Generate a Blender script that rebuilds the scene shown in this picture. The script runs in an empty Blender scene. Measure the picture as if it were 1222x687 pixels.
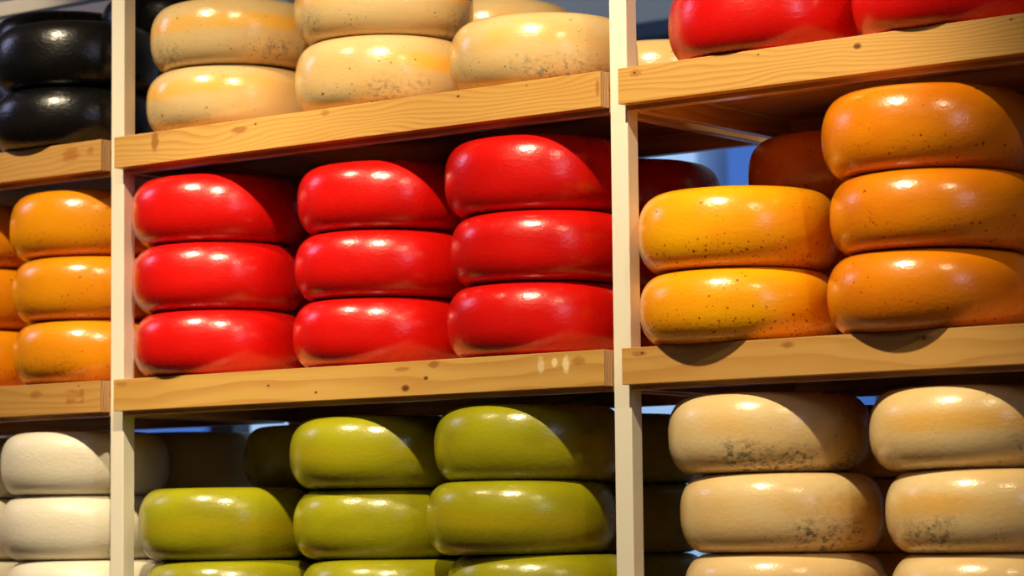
import bpy, bmesh, math, random
from mathutils import Vector, Matrix, noise
S = bpy.context.scene
C = S.collection
PI = math.pi

# ------------------------------------------------------------------ helpers
def link(name, me, mats, parent=None, loc=(0, 0, 0)):
    o = bpy.data.objects.new(name, me); C.objects.link(o)
    for m in (mats if isinstance(mats, (list, tuple)) else [mats]): me.materials.append(m)
    o.location = loc
    if parent is not None: o.parent = parent
    return o
def empty(name, loc=(0, 0, 0)):
    o = bpy.data.objects.new(name, None); C.objects.link(o); o.location = loc
    o.empty_display_size = .05
    return o
def tag(o, label=None, cat=None, group=None, kind=None):
    if label: o['label'] = label
    if cat: o['category'] = cat
    if group: o['group'] = group
    if kind: o['kind'] = kind
    return o
def box_mesh(boxes, bevel=.0015, seg=2):
    """boxes: list of (x0,x1,y0,y1,z0,z1)"""
    me = bpy.data.meshes.new('m'); bm = bmesh.new()
    for (x0, x1, y0, y1, z0, z1) in boxes:
        r = bmesh.ops.create_cube(bm, size=1)
        for v in r['verts']:
            v.co = Vector(((x0 + x1) / 2 + v.co.x * (x1 - x0), (y0 + y1) / 2 + v.co.y * (y1 - y0), (z0 + z1) / 2 + v.co.z * (z1 - z0)))
    if bevel: bmesh.ops.bevel(bm, geom=list(bm.edges), offset=bevel, segments=seg, affect='EDGES', profile=.5)
    bm.to_mesh(me); bm.free()
    return me
def box(name, b, mat, parent=None, bevel=.0015, loc=(0, 0, 0)):
    return link(name, box_mesh(b if isinstance(b, list) else [b], bevel), mat, parent, loc)

# ------------------------------------------------------------------ node helper
class NT:
    def __init__(s, name):
        s.m = bpy.data.materials.new(name); s.m.use_nodes = True
        s.t = s.m.node_tree; s.n = s.t.nodes; s.b = s.n['Principled BSDF']
    def new(s, typ, **kw):
        n = s.n.new(typ)
        for k, v in kw.items(): setattr(n, k, v)
        return n
    def put(s, sock, v):
        if isinstance(v, bpy.types.NodeSocket): s.t.links.new(v, sock)
        elif v is not None: sock.default_value = v
    def math(s, op, a, b=0., c=None, clamp=False):
        n = s.new('ShaderNodeMath', operation=op, use_clamp=clamp)
        s.put(n.inputs[0], a); s.put(n.inputs[1], b)
        if c is not None: s.put(n.inputs[2], c)
        return n.outputs[0]
    def ramp(s, v, a, b):                       # smooth 0..1 between a and b
        n = s.new('ShaderNodeMapRange', interpolation_type='SMOOTHSTEP')
        s.put(n.inputs['Value'], v); n.inputs['From Min'].default_value = a; n.inputs['From Max'].default_value = b
        return n.outputs[0]
    def mix(s, f, a, b):
        n = s.new('ShaderNodeMix', data_type='RGBA')
        s.put(n.inputs[0], f); s.put(n.inputs[6], a if not isinstance(a, tuple) else (*a, 1)[:4]); s.put(n.inputs[7], b if not isinstance(b, tuple) else (*b, 1)[:4])
        return n.outputs[2]
    def noise(s, vec, scale, detail=3, rough=.5, dist=0.):
        n = s.new('ShaderNodeTexNoise'); s.put(n.inputs['Vector'], vec)
        n.inputs['Scale'].default_value = scale; n.inputs['Detail'].default_value = detail
        n.inputs['Roughness'].default_value = rough; n.inputs['Distortion'].default_value = dist
        return n.outputs[0]
    def mapping(s, vec, scale=(1, 1, 1), loc=(0, 0, 0)):
        n = s.new('ShaderNodeMapping'); s.put(n.inputs[0], vec)
        s.put(n.inputs['Location'], loc); n.inputs['Scale'].default_value = scale
        return n.outputs[0]
    def bump(s, h, strength, dist):
        n = s.new('ShaderNodeBump'); s.put(n.inputs['Height'], h)
        n.inputs['Strength'].default_value = strength; n.inputs['Distance'].default_value = dist
        s.put(s.b.inputs['Normal'], n.outputs[0]); return n

# ------------------------------------------------------------------ wax materials
def wax(name, base, var=None, band=None, speck=None, speck_amt=0., low_speck=0., dirt=None, dirt_amt=0., rough=.24, sss=.0, bump=.3, coat=.36):
    k = NT(name)
    tc = k.new('ShaderNodeTexCoord').outputs['Object']
    rnd = k.new('ShaderNodeObjectInfo').outputs['Random']
    off = k.new('ShaderNodeCombineXYZ')
    k.put(off.inputs[0], k.math('MULTIPLY', rnd, 37.)); k.put(off.inputs[1], k.math('MULTIPLY', rnd, 91.)); k.put(off.inputs[2], k.math('MULTIPLY', rnd, 53.))
    va = k.new('ShaderNodeVectorMath', operation='ADD'); k.put(va.inputs[0], tc); k.put(va.inputs[1], off.outputs[0])
    v = va.outputs[0]
    sep = k.new('ShaderNodeSeparateXYZ'); k.put(sep.inputs[0], tc); z = sep.outputs[2]
    col = base + (1,)
    if var:
        st = k.mapping(v, (1, 1, 2.2))
        col = k.mix(k.ramp(k.noise(st, 9, 3), .35, .7), base + (1,), var + (1,))
    if band:
        bc, z0, w = band
        zz = k.math('ADD', z, k.math('MULTIPLY', k.math('SUBTRACT', k.noise(v, 6, 2), .5), .02))
        d = k.math('ABSOLUTE', k.math('SUBTRACT', zz, z0))
        f = k.math('MULTIPLY', k.ramp(d, w, w * .25), k.ramp(k.noise(v, 4.5, 2), .36, .62))
        col = k.mix(f, col, bc + (1,))
    if dirt:
        # grey-green rind bloom, mostly on the lower half of the side
        m = k.ramp(k.noise(v, 9, 2), .5, .68)
        fine = k.ramp(k.noise(k.mapping(v, (1, 1, 1.6)), 100, 5, .7), .45, .68)
        low = k.math('ADD', k.ramp(z, .055, .018), .12)
        f = k.math('MULTIPLY', k.math('MULTIPLY', k.math('MULTIPLY', m, fine), low), dirt_amt, clamp=True)
        col = k.mix(f, col, dirt + (1,))
    if speck:
        nv = k.new('ShaderNodeTexNoise'); k.put(nv.inputs['Vector'], v); nv.inputs['Scale'].default_value = 260
        sc_ = k.new('ShaderNodeVectorMath', operation='SCALE'); k.put(sc_.inputs[0], nv.outputs['Color']); sc_.inputs['Scale'].default_value = .0045
        ad = k.new('ShaderNodeVectorMath', operation='ADD'); k.put(ad.inputs[0], v); k.put(ad.inputs[1], sc_.outputs[0]); v2 = ad.outputs[0]
        for sc, thr, dens in ((46, .15, .5), (100, .25, .5), (210, .3, .6)):
            vo = k.new('ShaderNodeTexVoronoi'); k.put(vo.inputs['Vector'], k.mapping(v2, (1, 1, 1.15))); vo.inputs['Scale'].default_value = sc
            s_ = k.ramp(vo.outputs['Distance'], thr, thr * .45)
            cr = k.new('ShaderNodeSeparateColor'); k.put(cr.inputs[0], vo.outputs['Color'])
            patch = k.noise(v, 14, 2)
            lw = k.math('MULTIPLY', k.ramp(z, .05, .02), low_speck)
            lim = k.math('ADD', k.math('ADD', k.math('MULTIPLY', k.math('SUBTRACT', patch, .5), 1.1), lw), speck_amt)
            on = k.math('LESS_THAN', cr.outputs[0], lim)
            dens_ = k.math('MULTIPLY', k.math('MULTIPLY', s_, on), .93)
            col = k.mix(dens_, col, speck + (1,))
    k.put(k.b.inputs['Base Color'], col)
    rr = k.math('ADD', rough, k.math('MULTIPLY', k.math('SUBTRACT', k.noise(v, 40, 3), .5), .14))
    k.put(k.b.inputs['Roughness'], rr)
    k.b.inputs['Coat Weight'].default_value = coat; k.b.inputs['Coat Roughness'].default_value = .17
    if sss:
        k.b.inputs['Subsurface Weight'].default_value = sss
        k.b.inputs['Subsurface Radius'].default_value = (1., .5, .2); k.b.inputs['Subsurface Scale'].default_value = .008
    hh = k.math('ADD', k.math('MULTIPLY', k.noise(v, 420, 2), .45), k.noise(k.mapping(v, (1, 1, 1.8)), 110, 3))
    bn = k.bump(hh, bump, .0012)
    k.put(k.b.inputs['Coat Normal'], bn.outputs[0])
    return k.m
RED = wax('red_wax', (.62, .005, .003), var=(.54, .004, .003), speck=(.25, .01, .01), speck_amt=-.25, rough=.27)
ORANGE = wax('orange_wax', (.93, .41, .003), var=(.90, .34, .004), speck=(.22, .022, .003), speck_amt=.07, low_speck=.5, rough=.25, sss=.08)
TANGERINE = wax('tangerine_wax', (.72, .215, .002), var=(.62, .165, .002), speck=(.20, .02, .003), speck_amt=.05, low_speck=.22, dirt=(.35, .2, .02), dirt_amt=.6, rough=.25, sss=.05)
AMBER = wax('amber_wax', (.86, .32, .004), var=(.80, .27, .004), speck=(.26, .06, .01), speck_amt=.01, low_speck=.22, dirt=(.30, .13, .02), dirt_amt=.8, rough=.25, sss=.06)
CREAM = wax('cream_rind_wax', (.80, .60, .30), var=(.78, .53, .22), band=((.80, .46, .11), .062, .022), speck=(.22, .17, .08), speck_amt=-.10, low_speck=.10, dirt=(.22, .18, .10), dirt_amt=1.35, rough=.26, sss=.1)
IVORY = wax('ivory_speckled_wax', (.66, .47, .22), var=(.66, .42, .16), band=((.82, .43, .06), .066, .020), speck=(.16, .13, .07), speck_amt=.0, low_speck=.14, dirt=(.26, .23, .15), dirt_amt=1.0, rough=.24, sss=.1)
GREEN = wax('green_wax', (.335, .325, .006), var=(.27, .25, .005), band=((.37, .30, .005), .05, .02), speck=(.16, .12, .01), speck_amt=-.14, rough=.27, dirt=(.18, .15, .02), dirt_amt=.6)
WHITE = wax('white_wax', (.80, .73, .58), var=(.76, .68, .52), speck=(.3, .25, .2), speck_amt=-.3, rough=.40, bump=.5, coat=.12)
BLACK = wax('black_wax', (.003, .003, .0035), var=(.005, .004, .004), rough=.28, bump=.5, coat=.2)

# ------------------------------------------------------------------ wood
def wood(name, base=(.62, .345, .085), dark=(.47, .215, .045), knots=(), smears=(), stains=(), rings=150., seed=0., rough=.42, axis='X'):
    k = NT(name)
    tc = k.new('ShaderNodeTexCoord').outputs['Object']
    geo = k.new('ShaderNodeNewGeometry')
    sep = k.new('ShaderNodeSeparateXYZ'); k.put(sep.inputs[0], tc)
    x, y, z = sep.outputs
    if axis == 'Y': x, y = y, x
    cmb = k.new('ShaderNodeCombineXYZ'); k.put(cmb.inputs[0], x); k.put(cmb.inputs[1], y); k.put(cmb.inputs[2], z); v = cmb.outputs[0]
    warp = k.noise(k.mapping(v, (2.6, 9, 12), (seed, 0, 0)), 1., 2)
    zz = k.math('ADD', z, k.math('MULTIPLY', warp, .075))
    zz = k.math('ADD', zz, k.math('MULTIPLY', y, .55))
    kd = None
    for (kx, kz, kr) in knots:
        dx = k.math('DIVIDE', k.math('SUBTRACT', x, kx), kr * 1.5); dz = k.math('DIVIDE', k.math('SUBTRACT', z, kz), kr)
        d2 = k.math('ADD', k.math('MULTIPLY', dx, dx), k.math('MULTIPLY', dz, dz))
        g = k.math('DIVIDE', dz, k.math('ADD', k.math('MULTIPLY', d2, .8), 1.))       # grain flows round the knot
        zz = k.math('SUBTRACT', zz, k.math('MULTIPLY', g, kr * .9))
        m = k.ramp(d2, 1.3, .15)
        kd = m if kd is None else k.math('MAXIMUM', kd, m)
    ring = k.math('MULTIPLY', zz, rings)
    tri = k.math('FRACT', ring)
    late = k.math('MULTIPLY', k.ramp(tri, .25, .9), k.ramp(tri, 1.0, .92))
    fib = k.noise(k.mapping(v, (14, 260, 420), (seed, 0, 0)), 1., 3, .6)
    f = k.math('MULTIPLY', late, k.math('ADD', .25, k.math('MULTIPLY', k.noise(k.mapping(v, (4, 30, 40), (seed + 3, 0, 0)), 1., 2), .8)))
    f = k.math('ADD', f, k.math('MULTIPLY', k.math('SUBTRACT', fib, .5), .35), clamp=True)
    col = k.mix(f, base + (1,), dark + (1,))
    col = k.mix(k.math('MULTIPLY', k.ramp(k.noise(k.mapping(v, (3, 8, 10), (seed + 9, 0, 0)), 1., 2), .5, .75), .45), col, (base[0] * .82, base[1] * .66, base[2] * .5, 1))
    for (sx, sz, w, h, colr, st) in smears:
        dx = k.math('DIVIDE', k.math('SUBTRACT', x, sx), w); dz = k.math('DIVIDE', k.math('SUBTRACT', z, sz), h)
        d2 = k.math('ADD', k.math('MULTIPLY', dx, dx), k.math('MULTIPLY', dz, dz))
        d2 = k.math('ADD', d2, k.math('MULTIPLY', k.math('SUBTRACT', k.noise(k.mapping(v, (60, 60, 150), (seed, 0, 0)), 1., 3), .5), 1.6))
        col = k.mix(k.math('MULTIPLY', k.ramp(d2, 1.2, .2), st), col, colr + (1,))
    for (sx, sz, w, h, colr, st) in stains:
        m1 = k.ramp(k.math('ABSOLUTE', k.math('SUBTRACT', x, sx)), w, w * .82); m2 = k.ramp(k.math('ABSOLUTE', k.math('SUBTRACT', z, sz)), h, h * .8)
        nn = k.ramp(k.noise(k.mapping(v, (30, 30, 90), (seed, 0, 0)), 1., 3), .3, .6)
        col = k.mix(k.math('MULTIPLY', k.math('MULTIPLY', k.math('MULTIPLY', m1, m2), nn), st), col, colr + (1,))
    if kd is not None: col = k.mix(k.math('MULTIPLY', kd, .95), col, (.12, .035, .008, 1))
    if axis == 'X':
        # end grain on the sawn ends: a dark gap behind a thin facing, then rings
        nx = k.new('ShaderNodeSeparateXYZ'); k.put(nx.inputs[0], k.new('ShaderNodeTexCoord').outputs['Normal'])
        en = k.ramp(k.math('ABSOLUTE', nx.outputs[0]), .6, .8)
        er = k.math('FRACT', k.math('MULTIPLY', k.math('ADD', y, k.math('MULTIPLY', k.noise(k.mapping(v, (1, 60, 30)), 1., 2), .012)), 160.))
        ec = k.mix(k.math('MULTIPLY', k.ramp(er, .1, .9), .8), (.62, .35, .13, 1), (.34, .15, .045, 1))
        col = k.mix(en, col, ec)
    k.put(k.b.inputs['Base Color'], col)
    k.b.inputs['Roughness'].default_value = rough
    k.b.inputs['Coat Weight'].default_value = .15; k.b.inputs['Coat Roughness'].default_value = .25
    k.bump(k.math('ADD', k.math('MULTIPLY', late, -.4), fib), .25, .0006)
    return k.m
def paint(name, col, rough=.38, var=.04, scale=30):
    k = NT(name)
    tc = k.new('ShaderNodeTexCoord').outputs['Object']
    n = k.noise(k.mapping(tc, (1, 1, .08)), scale, 3)
    k.put(k.b.inputs['Base Color'], k.mix(n, tuple(c * (1 - var) for c in col) + (1,), tuple(min(1, c * (1 + var)) for c in col) + (1,)))
    k.b.inputs['Roughness'].default_value = rough
    k.bump(k.noise(tc, 160, 2), .12, .0005)
    return k.m
POST = paint('cream_post_paint', (.82, .76, .62))
PLANK = wood('plank_wood', (.58, .30, .09), (.42, .18, .05), rings=90, seed=5., rough=.7)
PLANK.node_tree.nodes['Principled BSDF'].inputs['Coat Weight'].default_value = 0
PLANK.node_tree.nodes['Principled BSDF'].inputs['Specular IOR Level'].default_value = .15
LIT_SEAM = paint('lit_seam_pale', (.8, .74, .62), .3)  # pale colour stands in for light along the seam
RAIL = wood('rail_wood', (.70, .44, .2), (.5, .27, .1), rings=60, seed=8., axis='Y', rough=.3)
FRAME = wood('front_rail_wood', (.66, .42, .2), (.5, .27, .1), rings=60, seed=12., rough=.22)

# ------------------------------------------------------------------ camera
cam = bpy.data.objects.new('camera', bpy.data.cameras.new('camera')); C.objects.link(cam); S.camera = cam
yaw, pitch, roll = .6566, .0907, -.0103
CP = Vector((3.2661, -3.1717, -.3258))
F = Vector((-math.sin(yaw) * math.cos(pitch), math.cos(yaw) * math.cos(pitch), math.sin(pitch)))
r = Vector((math.cos(yaw), math.sin(yaw), 0)); u = r.cross(F)
r2 = r * math.cos(roll) + u * math.sin(roll); u2 = -r * math.sin(roll) + u * math.cos(roll)
M = Matrix((r2, u2, -F)).transposed().to_4x4(); M.translation = CP
cam.matrix_world = M
cam.data.sensor_width = 36; cam.data.lens = 3328.2 / 1222 * 36; cam.data.clip_start = .05
cam.data.dof.use_dof = True; cam.data.dof.aperture_fstop = 6.3
cam.data.dof.focus_distance = (Vector((.95, 0, .05)) - CP).dot(F)

# ------------------------------------------------------------------ geometry constants
PW, PD = .0294, .0254                    # posts
ZB = {'top': .2813, 'middle': -.1109, 'bottom': -.5031}
FH = .0507                               # fascia height
BAYS = {'left': -1., 'middle': 0., 'right': 1.}
PALE = (.90, .72, .42); BROWN = (.30, .10, .02); RUST = (.38, .125, .018)
WOODS = {
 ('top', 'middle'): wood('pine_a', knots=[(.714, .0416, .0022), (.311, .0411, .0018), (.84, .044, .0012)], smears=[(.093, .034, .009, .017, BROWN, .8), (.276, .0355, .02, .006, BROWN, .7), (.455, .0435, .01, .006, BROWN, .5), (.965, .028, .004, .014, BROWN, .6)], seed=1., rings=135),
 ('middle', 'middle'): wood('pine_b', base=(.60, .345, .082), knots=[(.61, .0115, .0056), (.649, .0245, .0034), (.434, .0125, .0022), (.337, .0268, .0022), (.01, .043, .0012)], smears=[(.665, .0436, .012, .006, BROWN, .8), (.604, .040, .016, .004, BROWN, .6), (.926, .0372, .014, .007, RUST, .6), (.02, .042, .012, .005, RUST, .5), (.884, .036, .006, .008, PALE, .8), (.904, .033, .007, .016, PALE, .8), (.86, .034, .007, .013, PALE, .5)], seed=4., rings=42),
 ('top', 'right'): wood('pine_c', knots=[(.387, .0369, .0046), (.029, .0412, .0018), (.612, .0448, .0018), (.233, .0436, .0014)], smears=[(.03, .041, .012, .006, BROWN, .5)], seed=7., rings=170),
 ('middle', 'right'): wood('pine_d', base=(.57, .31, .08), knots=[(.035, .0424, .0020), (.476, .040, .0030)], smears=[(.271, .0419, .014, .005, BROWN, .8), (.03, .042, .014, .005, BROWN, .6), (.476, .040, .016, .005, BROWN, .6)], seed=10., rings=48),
 ('top', 'left'): wood('pine_e', base=(.57, .30, .08), smears=[(.90, .031, .024, .013, RUST, .75), (.945, .034, .010, .008, RUST, .6)], seed=13., rings=120),
 ('middle', 'left'): wood('pine_f', base=(.57, .30, .075), smears=[(.82, .034, .016, .008, RUST, .7)], stains=[(.912, .027, .022, .0125, RUST, .85)], knots=[(.92, .0442, .0014)], seed=16., rings=70),
 ('bottom', 'middle'): wood('pine_g', knots=[(.3, .02, .003)], seed=19.),
 ('bottom', 'right'): wood('pine_h', knots=[(.55, .03, .003)], seed=22.),
 ('bottom', 'left'): wood('pine_i', knots=[(.7, .03, .003)], seed=25.),
}
SHELF_LABEL = {
 ('top', 'left'): 'pine shelf under the black cheese wheels, its front edge rust-stained beside the left post',
 ('top', 'middle'): 'pine shelf carrying the ivory speckled wheels between the two cream posts',
 ('top', 'right'): 'pine shelf carrying the red wheels at upper right, dark knot in its edge',
 ('middle', 'left'): 'pine shelf under the amber wheels at far left, rectangular rusty stain on its edge',
 ('middle', 'middle'): 'pine shelf under the nine stacked red wheels, pale smudges at its right end',
 ('middle', 'right'): 'pine shelf under the speckled orange wheels, two round shadows on its front edge',
 ('bottom', 'left'): 'pine shelf below the white cheese stack at lower left',
 ('bottom', 'middle'): 'pine shelf below the green cheese stacks',
 ('bottom', 'right'): 'pine shelf below the cream cheese stacks at lower right',
}
def make_shelf(level, bay):
    x0 = BAYS[bay]; L = 1 - PW
    t = tag(empty('shelf', (x0 + PW, 0, ZB[level])), SHELF_LABEL[(level, bay)], 'shelf', 'pine shelves of the cheese rack')
    box('fascia', (.0004, L - .0004, -.0225, -.0006, 0, FH), WOODS[(level, bay)], t, .0008)
    zr = -.0065
    box('front_rail', (.0165, L - .0165, .000, .018, zr, .0245), FRAME, t, .0012)
    box('side_rail', (.0006, .016, .000, .418, zr, .0245), RAIL, t, .0012)
    box('side_rail', (L - .016, L - .0006, .000, .418, zr, .0245), RAIL, t, .0012)
    box('rear_rail', (.0165, L - .0165, .400, .418, zr, .0245), FRAME, t, .0012)
    box('lit_seam_strip', (.0162, .0190, .0182, .3998, .0222, .0249), LIT_SEAM, t, 0)  # pale strip added in place of the lit crack between rail and deck
    # decking: two boards running along the shelf
    box('deck_board', (.0006, L - .0006, 0, .2075, .0250, FH), PLANK, t, .0008)
    box('deck_board', (.0006, L - .0006, .2085, .424, .0250, FH), PLANK, t, .0008)
    return t
for lv in ZB:
    for b in BAYS: make_shelf(lv, b)

# uprights and rear rails
PL = [('left of the whole picture', -1.), ('between the left and middle bays', 0.), ('between the red wheels and the orange wheels', 1.), ('at the right end of the rack', 2.)]
for w, X in PL:
    p = link('upright_post', box_mesh([(0, PW, 0, PD, 0, 2.195)], .0012), POST, None, (X, 0, -1.5))
    tag(p, 'cream-painted square front post ' + w, 'post', 'upright posts of the cheese rack')
for w, X in PL:
    p = link('upright_post', box_mesh([(0, PW, 0, PD, 0, 2.19)], .0012), POST, None, (X, .4255, -1.5))
    tag(p, 'cream-painted square rear post ' + w, 'post', 'upright posts of the cheese rack')
p = box('back_rail', (-1., 2.03, .4256, .4509, 0, .028), POST, None, .0015, (0, 0, .6905)); tag(p, 'blurred cream rail along the top back of the rack, above the black wheels', 'rail')

# ------------------------------------------------------------------ cheese wheels
def wheel_mesh(R, h, seed, ribs=96):
    rng = random.Random(seed)
    a = rng.uniform(.039, .043); m = rng.uniform(2.25, 2.5); N = 34; k0 = rng.uniform(-.02, .02)
    P = [(0, .0006), (R - a - .03, .0003)]
    for i in range(N + 1):
        t = -PI / 2 + PI * i / N; sn = math.sin(t)
        sg = 1 if sn > 0 else -1
        P.append((R - a + a * abs(math.cos(t)) ** (2 / m), h / 2 + sg * h / 2 * abs(sn) ** (2 / m)))
    P += [(R - a - .03, h - .0003), (0, h - .0006)]
    P = [(max(r_, 0), z_) for r_, z_ in P]
    me = bpy.data.meshes.new('wheel'); bm = bmesh.new()
    off = Vector((rng.uniform(0, 50), rng.uniform(0, 50), rng.uniform(0, 50)))
    rings = []
    for (rr, z) in P:
        if rr == 0: rings.append([bm.verts.new((0, 0, z))]); continue
        ring = []
        for j in range(ribs):
            t = 2 * PI * j / ribs
            p = Vector((math.cos(t), math.sin(t), 0))
            edge = max(0, min(1, (rr - (R - a - .02)) / .02))
            w = math.sin(PI * max(0, min(1, z / h)))
            d = noise.noise(p * 1.1 + off) * .0014 + noise.noise(Vector((p.x * 1.5, p.y * 1.5, z * 9)) + off) * .0012 * w
            q = rr + (d - .0006) * edge
            zz = z + noise.noise(p * 1.3 + off * 2) * .0022 * w
            ring.append(bm.verts.new((q * p.x, q * p.y, zz)))
        rings.append(ring)
    for A, B in zip(rings[:-1], rings[1:]):
        if len(A) == 1:
            for j in range(ribs): bm.faces.new((A[0], B[(j + 1) % ribs], B[j]))
        elif len(B) == 1:
            for j in range(ribs): bm.faces.new((A[j], A[(j + 1) % ribs], B[0]))
        else:
            for j in range(ribs): bm.faces.new((A[j], A[(j + 1) % ribs], B[(j + 1) % ribs], B[j]))
    bmesh.ops.recalc_face_normals(bm, faces=bm.faces)
    for f in bm.faces: f.smooth = True
    bm.to_mesh(me); bm.free()
    return me
seed = [3]
def stack(z, items, mat, colour, labels, group, R=.1412, spin=None):
    """items: (x, y, h) from the bottom up"""
    for (x, y, h), lab in zip(items, labels):
        seed[0] += 1
        rng = random.Random(seed[0] * 7)
        o = link(colour + '_cheese_wheel', wheel_mesh(R, h, seed[0]), mat, None, (x, y, z))
        o.rotation_euler.z = rng.uniform(0, 2 * PI)
        tag(o, lab, 'cheese', group)
        z += h + .00015
ZT = .332; ZM = -.06; ZL = -.4524
def lv(fmt, n): return [fmt.format(w) for w in ({1: ['only'], 2: ['bottom', 'top'], 3: ['bottom', 'middle', 'top']}[n])]

# --- top shelf
stack(ZT, [(-.170, .084, .1007), (-.167, .084, .1107)], BLACK, 'black', ['glossy black cheese wheel resting on the rust-stained pine shelf left of the left post', 'glossy black cheese wheel on top of the front black stack'], 'black cheese wheels')
stack(ZT, [(-.24, .402, .1065)] * 3, BLACK, 'black', lv('black cheese wheel in the back row beside the left post, {} of its stack', 3), 'black cheese wheels')
stack(ZT, [(-.53, .402, .1065)] * 3, BLACK, 'black', lv('black cheese wheel in the back row under the cream back rail, {} of its stack', 3), 'black cheese wheels')
g = 'ivory speckled cheese wheels on the top shelf'
stack(ZT, [(.168, .111, .1024), (.177, .111, .1068)], IVORY, 'ivory', ['ivory speckled wheel with yellow band, on the shelf just right of the left post', 'ivory speckled wheel on top of the leftmost ivory stack'], g)
stack(ZT, [(.495, .1085, .1107), (.492, .1085, .1129)], IVORY, 'ivory', ['ivory speckled wheel at the foot of the middle ivory stack', 'ivory speckled wheel topping the middle ivory stack, cut by the upper edge of the photo'], g)
stack(ZT, [(.800, .111, .1083)], IVORY, 'ivory', ['single ivory speckled wheel on the shelf against the middle post'], g)
stack(ZT, [(.462, .402, .108), (.477, .402, .1065)], IVORY, 'ivory', ['ivory wheel in the back row, lower one behind the middle ivory stack', 'ivory wheel with glinting rim in the back row, peeking over the single front wheel'], g)
stack(ZT, [(.814, .402, .1065)], IVORY, 'ivory', ['ivory wheel in the back row seen just right of the middle post'], g)
g = 'red cheese wheels on the upper right shelf'
stack(ZT, [(1.210, .091, .112)], RED, 'red', ['red wheel on the upper right shelf, the one nearer the middle post'], g)
stack(ZT, [(1.507, .089, .110)], RED, 'red', ['red wheel on the upper right shelf, in the corner of the photo'], g)
# --- middle shelf
g = 'amber cheese wheels in the left bay'
stack(ZM, [(-.142, .107, .1054), (-.143, .107, .1053), (-.150, .107, .1105)], AMBER, 'amber', lv('amber speckled wheel beside the left post, {} of that stack', 3), g)
stack(ZM, [(-.440, .1085, .1045), (-.441, .1085, .1065), (-.443, .1085, .1085)], AMBER, 'amber', lv('amber wheel at the very left edge of the photo, {} of its stack', 3), g)
g = 'red cheese wheels in the middle bay'
stack(ZM, [(.156, .094, .1037), (.152, .094, .1079), (.151, .094, .1081)], RED, 'red', lv('bright red wheel, {} of the left front stack beside the left post', 3), g)
stack(ZM, [(.488, .107, .1039), (.494, .107, .1025), (.499, .107, .104)], RED, 'red', lv('bright red wheel, {} of the centre one of three front red stacks', 3), g)
stack(ZM, [(.799, .103, .1074), (.805, .103, .1027), (.796, .103, .1105)], RED, 'red', lv('bright red wheel, {} of the front stack touching the middle post', 3), g)
stack(ZM, [(.18, .402, .1065)] * 3, RED, 'red', lv('shaded red wheel in the back row behind the left red stack, {} one', 3), g)
stack(ZM, [(.465, .402, .1065)] * 3, RED, 'red', lv('shaded red wheel in the back row behind the centre red stack, {} one', 3), g)
stack(ZM, [(.752, .402, .1065), (.752, .402, .1065), (.754, .402, .1065)], RED, 'red', lv('dark red wheel in the back row seen just right of the middle post, {} one', 3), g)
g = 'orange cheese wheels in the right bay'
stack(ZM, [(1.163, .076, .1011), (1.162, .076, .1107)], ORANGE, 'orange', ['bright orange wheel on the shelf right of the middle post, under a heavily speckled one', 'bright orange wheel with dense brown specks along its lower side, top of the two-high stack'], g)
stack(ZM, [(1.466, .076, .1053), (1.473, .076, .1024), (1.464, .076, .1122)], TANGERINE, 'orange', lv('golden orange wheel, {} of the three-high stack at the right', 3), g)
stack(ZM, [(1.175, .402, .1055), (1.175, .402, .1055), (1.171, .350, .108)], TANGERINE, 'orange', lv('shaded orange wheel in the back row behind the two-high stack, {} one', 3), g)
stack(ZM, [(1.475, .402, .1065)] * 3, TANGERINE, 'orange', lv('orange wheel in the back row behind the three-high stack, {} one', 3), g)
# --- bottom shelf
g = 'white cheese wheels in the left bay'
stack(ZL, [(-.159, .1085, .1032), (-.173, .1085, .1072), (-.172, .1085, .1047)], WHITE, 'white', lv('matt white wheel beside the left post, {} of that stack', 3), g)
stack(ZL, [(-.452, .1085, .1032), (-.460, .1085, .1055), (-.462, .1085, .1047)], WHITE, 'white', lv('matt white wheel cut by the left edge of the photo, {} of its stack', 3), g)
stack(ZL, [(-.205, .402, .1075)] * 3, WHITE, 'white', lv('shaded white wheel in the back row seen past the left post, {} one', 3), g)
g = 'green cheese wheels in the middle bay'
stack(ZL, [(.168, .1085, .1018), (.155, .1085, .1145)], GREEN, 'green', ['green wheel at the lower edge of the photo beside the left post', 'green wheel with a tiny dark hole, top of the two-high stack beside the left post'], g)
stack(ZL, [(.503, .1085, .1016), (.476, .1205, .1068), (.482, .1085, .1097)], GREEN, 'green', lv('green wheel, {} of the centre one of three front green stacks', 3), g)
stack(ZL, [(.788, .1085, .1078), (.764, .0925, .1062), (.768, .1085, .1108)], GREEN, 'green', lv('green wheel, {} of the front stack touching the middle post', 3), g)
stack(ZL, [(.152, .402, .108), (.152, .402, .108), (.148, .360, .1065)], GREEN, 'green', lv('dark shaded green wheel in the back row behind the two-high green stack, {} one', 3), g)
stack(ZL, [(.436, .402, .107)] * 3, GREEN, 'green', lv('green wheel in the back row behind the centre green stack, {} one', 3), g)
stack(ZL, [(.719, .402, .107)] * 3, GREEN, 'green', lv('dark green wheel in the back row seen just right of the middle post, {} one', 3), g)
g = 'cream cheese wheels in the right bay'
stack(ZL, [(1.208, .1085, .1077), (1.205, .1085, .1078), (1.186, .1085, .1091)], CREAM, 'cream', lv('pale cream wheel, {} of the front stack nearer the middle post', 3), g)
stack(ZL, [(1.534, .1085, .1058), (1.531, .1085, .1075), (1.508, .1085, .1078)], CREAM, 'cream', lv('pale cream wheel with grey bloom, {} of the stack at the right edge', 3), g)
stack(ZL, [(1.19, .402, .1055)] * 3, CREAM, 'cream', lv('shaded cream wheel behind the left cream stack, {} one', 3), g)
stack(ZL, [(1.50, .402, .1055)] * 3, CREAM, 'cream', lv('shaded cream wheel behind the right cream stack, {} one', 3), g)

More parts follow.
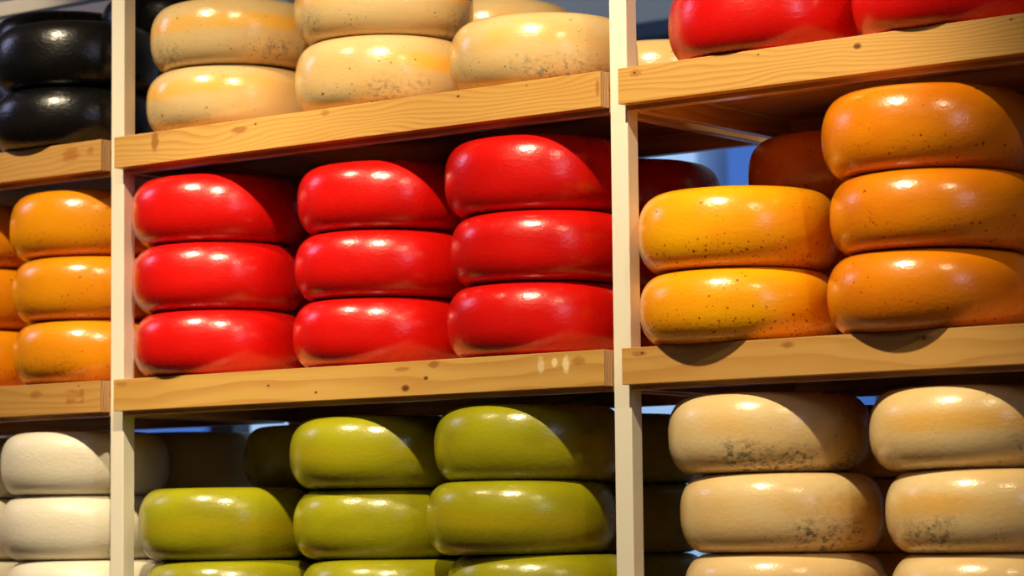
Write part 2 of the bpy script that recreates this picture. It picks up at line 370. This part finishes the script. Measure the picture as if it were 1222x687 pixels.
# ------------------------------------------------------------------ room
def plain(name, col, rough=.7, sc=4, var=.06):
    k = NT(name); tc = k.new('ShaderNodeTexCoord').outputs['Object']
    n = k.noise(tc, sc, 4)
    k.put(k.b.inputs['Base Color'], k.mix(n, tuple(c * (1 - var) for c in col) + (1,), tuple(c * (1 + var) for c in col) + (1,)))
    k.b.inputs['Roughness'].default_value = rough
    k.bump(k.noise(tc, 90, 3), .1, .001)
    return k.m
WALLC = plain('grey_blue_wall', (.42, .48, .54))
WARM = plain('warm_plaster', (.55, .42, .28))
FLOORM = plain('brown_floor', (.22, .13, .07), .45)
NAVY = plain('navy_beam_paint', (.02, .05, .12), .5)
SLATE = plain('slate_frame_paint', (.05, .06, .08), .4)
WFR = plain('white_frame_paint', (.75, .78, .8), .4)
X0, X1, Y0, Y1, Z0, Z1 = -6., 6., -5., 3., -1.5, 2.0
def structure(name, b, mat, bevel=0):
    o = box(name, b, mat, None, bevel); tag(o, kind='structure'); return o
structure('floor', (X0 - .2, X1 + .2, Y0 - .2, Y1 + .2, Z0 - .1, Z0), FLOORM)
structure('ceiling', (X0 - .2, X1 + .2, Y0 - .2, Y1 + .2, Z1, Z1 + .1), WARM)
structure('wall_left', (X0 - .2, X0, Y0, Y1, Z0, Z1), WARM)
structure('wall_right', (X1, X1 + .2, Y0, Y1, Z0, Z1), WARM)
structure('wall_front', (X0, X1, Y0 - .2, Y0, Z0, Z1), WARM)
WB, WT = -.9, .86                         # long window behind the shelves
structure('wall_back', [(X0, X1, Y1, Y1 + .15, Z0, WB), (-3.0, X1, Y1, Y1 + .15, WT, Z1), (X0, -3.0, Y1, Y1 + .15, WT, 1.28), (X0, -3.0, Y1, Y1 + .15, 1.75, Z1), (-.22, X1, Y1, Y1 + .15, WB, WT)], WALLC)
structure('trim_1', (-3.0, 3.0, Y1 - .09, Y1 - .001, 1.015, 1.062), NAVY, .004)
wn = tag(empty('window_1', (0, Y1, WB)), kind='structure')
for i, x in enumerate((-6.0, -4.66, -3.6, -2.68, -1.5, -.34)):
    box('mullion', (x, x + (.10 if i % 2 else .05), .02, .10, .05, WT - WB - .05), SLATE if i % 2 else WFR, wn, .003)
box('window_sill', (X0, -.22, -.05, .14, 0, .045), WFR, wn, .003)
box('window_head', (X0, -.22, .02, .12, WT - WB - .045, WT - WB), WFR, wn, .003)
gl = NT('window_glass'); gl.b.inputs['Transmission Weight'].default_value = 1; gl.b.inputs['Roughness'].default_value = 0; gl.b.inputs['IOR'].default_value = 1.0
gl.b.inputs['Base Color'].default_value = (.86, .93, 1, 1)
w2 = tag(empty('window_2', (0, Y1, 1.28)), kind='structure')
box('mullion', [(-4.6, -4.5, .02, .10, .0, .47), (-3.6, -3.52, .02, .1, 0, .47)], SLATE, w2, .003)
box('window_sill', (X0, -3.0, -.03, .14, 0, .03), WFR, w2, .003)
# street outside: a pale blue-grey terrace across the road, seen through the glass
STONE = plain('blue_grey_render', (.36, .50, .78), .8); DARKB = plain('deep_blue_render', (.10, .22, .55), .8); BR = plain('brown_brick', (.30, .16, .11), .8)
GREYR = plain('pale_render', (.78, .88, .96), .8)
OUT = [(-19., -12.3, STONE, 6.4), (-12.2, -9.7, BR, 5.2), (-9.6, -8.3, DARKB, 3.6), (-8.2, -4.72, GREYR, 4.4), (-4.68, -3.1, DARKB, 3.6), (-3.0, -1.2, STONE, 4.1), (-1.1, 1.2, GREYR, 3.), (1.25, 5., STONE, 4.)]
LB = ['tall blue-grey house across the street at far left', 'brown brick house across the street', 'narrow deep blue house across the street behind the left post', 'wide pale house across the street behind the middle bay', 'deep blue house across the street, right of the wide pale one', 'blue-grey house across the street behind the right bay', 'low pale house across the street', 'blue-grey house across the street at far right']
for (a, b_, m, h), l in zip(OUT, LB):
    hs = empty('house', (a, 9., -1.6)); tag(hs, l + '', 'house')
    w = b_ - a - .16
    box('wall', (0, w, 0, 3, 0, h), m, hs)
    n = max(1, int(w / .9))
    for i in range(n):
        for z in [q for q in (.9, 2.2, 3.5) if q + .8 < h]:
            cx = w * (i + .5) / n
            box('window_pane', (cx - .22, cx + .22, -.03, .01, z, z + .75), SLATE, hs)
            box('window_frame', [(cx - .27, cx - .225, -.05, .0, z - .05, z + .8), (cx + .225, cx + .27, -.05, .0, z - .05, z + .8), (cx - .22, cx + .22, -.05, .0, z - .05, z - .005), (cx - .22, cx + .22, -.05, .0, z + .755, z + .8)], WFR, hs)
    box('roof', (-.05, w + .05, -.12, 3.1, h, h + .12), SLATE, hs)
structure('ground', (-30, 20, Y1 + .2, 30, -1.75, -1.6), plain('asphalt', (.2, .21, .23), .9))

# ------------------------------------------------------------------ light
W = bpy.data.worlds.new('sky'); S.world = W; W.use_nodes = True
nt = W.node_tree; bg = nt.nodes['Background']; bg.inputs[0].default_value = (.50, .70, 1., 1); bg.inputs[1].default_value = 1.5
def aim(o, tgt):
    d = Vector(tgt) - o.location; o.rotation_euler = d.to_track_quat('-Z', 'Y').to_euler()
def spot(loc, tgt, power, size=math.radians(70), rad=.03, col=(1, .83, .55), blend=.6):
    l = bpy.data.lights.new('spot_lamp', 'SPOT'); l.energy = power; l.spot_size = size; l.spot_blend = blend; l.shadow_soft_size = rad; l.color = col
    o = bpy.data.objects.new('spot_lamp', l); C.objects.link(o); o.location = loc; aim(o, tgt); return o
spot((.14, -1.12, 1.42), (-.02, 0, -.24), 172, size=math.radians(56), rad=.028, blend=1.)
spot((-1.05, -1.12, 1.42), (-.92, .43, .74), 75, size=math.radians(27), rad=.028)  # added lamp, only there to brighten the back rail
spot((1.22, -1.12, 1.42), (.88, 0, -.03), 205, size=math.radians(58), rad=.028)
spot((2.75, -1.12, 1.42), (1.7, 0, .0), 34, rad=.035)
def area(loc, tgt, power, sx, sy, col):
    l = bpy.data.lights.new('area', 'AREA'); l.shape = 'RECTANGLE'; l.size = sx; l.size_y = sy; l.energy = power; l.color = col
    o = bpy.data.objects.new('soft_light', l); C.objects.link(o); o.location = loc; aim(o, tgt); return o
area((5.9, -2.2, 1.25), (0, -.5, .1), 17, 1.2, .9, (.66, .74, 1.))           # window in the right wall
area((-3.0, -1.0, 1.75), (.3, 0, .1), 11, .6, .9, (.60, .62, 1.))            # added panel hanging mid-room, stands in for a window to the left
area((1.5, -3.0, 1.95), (1.2, -1.5, -.5), 12, 3, 1.5, (1, .78, .52))         # added warm fill under the ceiling, lifts the ambient level
area((-.5, 1.9, 1.93), (-.3, 3.0, .9), 17, 4.5, .5, (.80, .90, 1.))          # added cool panel that brightens the back wall and upper wheel rims
S.view_settings.view_transform = 'Standard'; S.view_settings.look = 'None'
S.view_settings.exposure = 0.; S.view_settings.gamma = 1; S.view_settings.use_curve_mapping = False
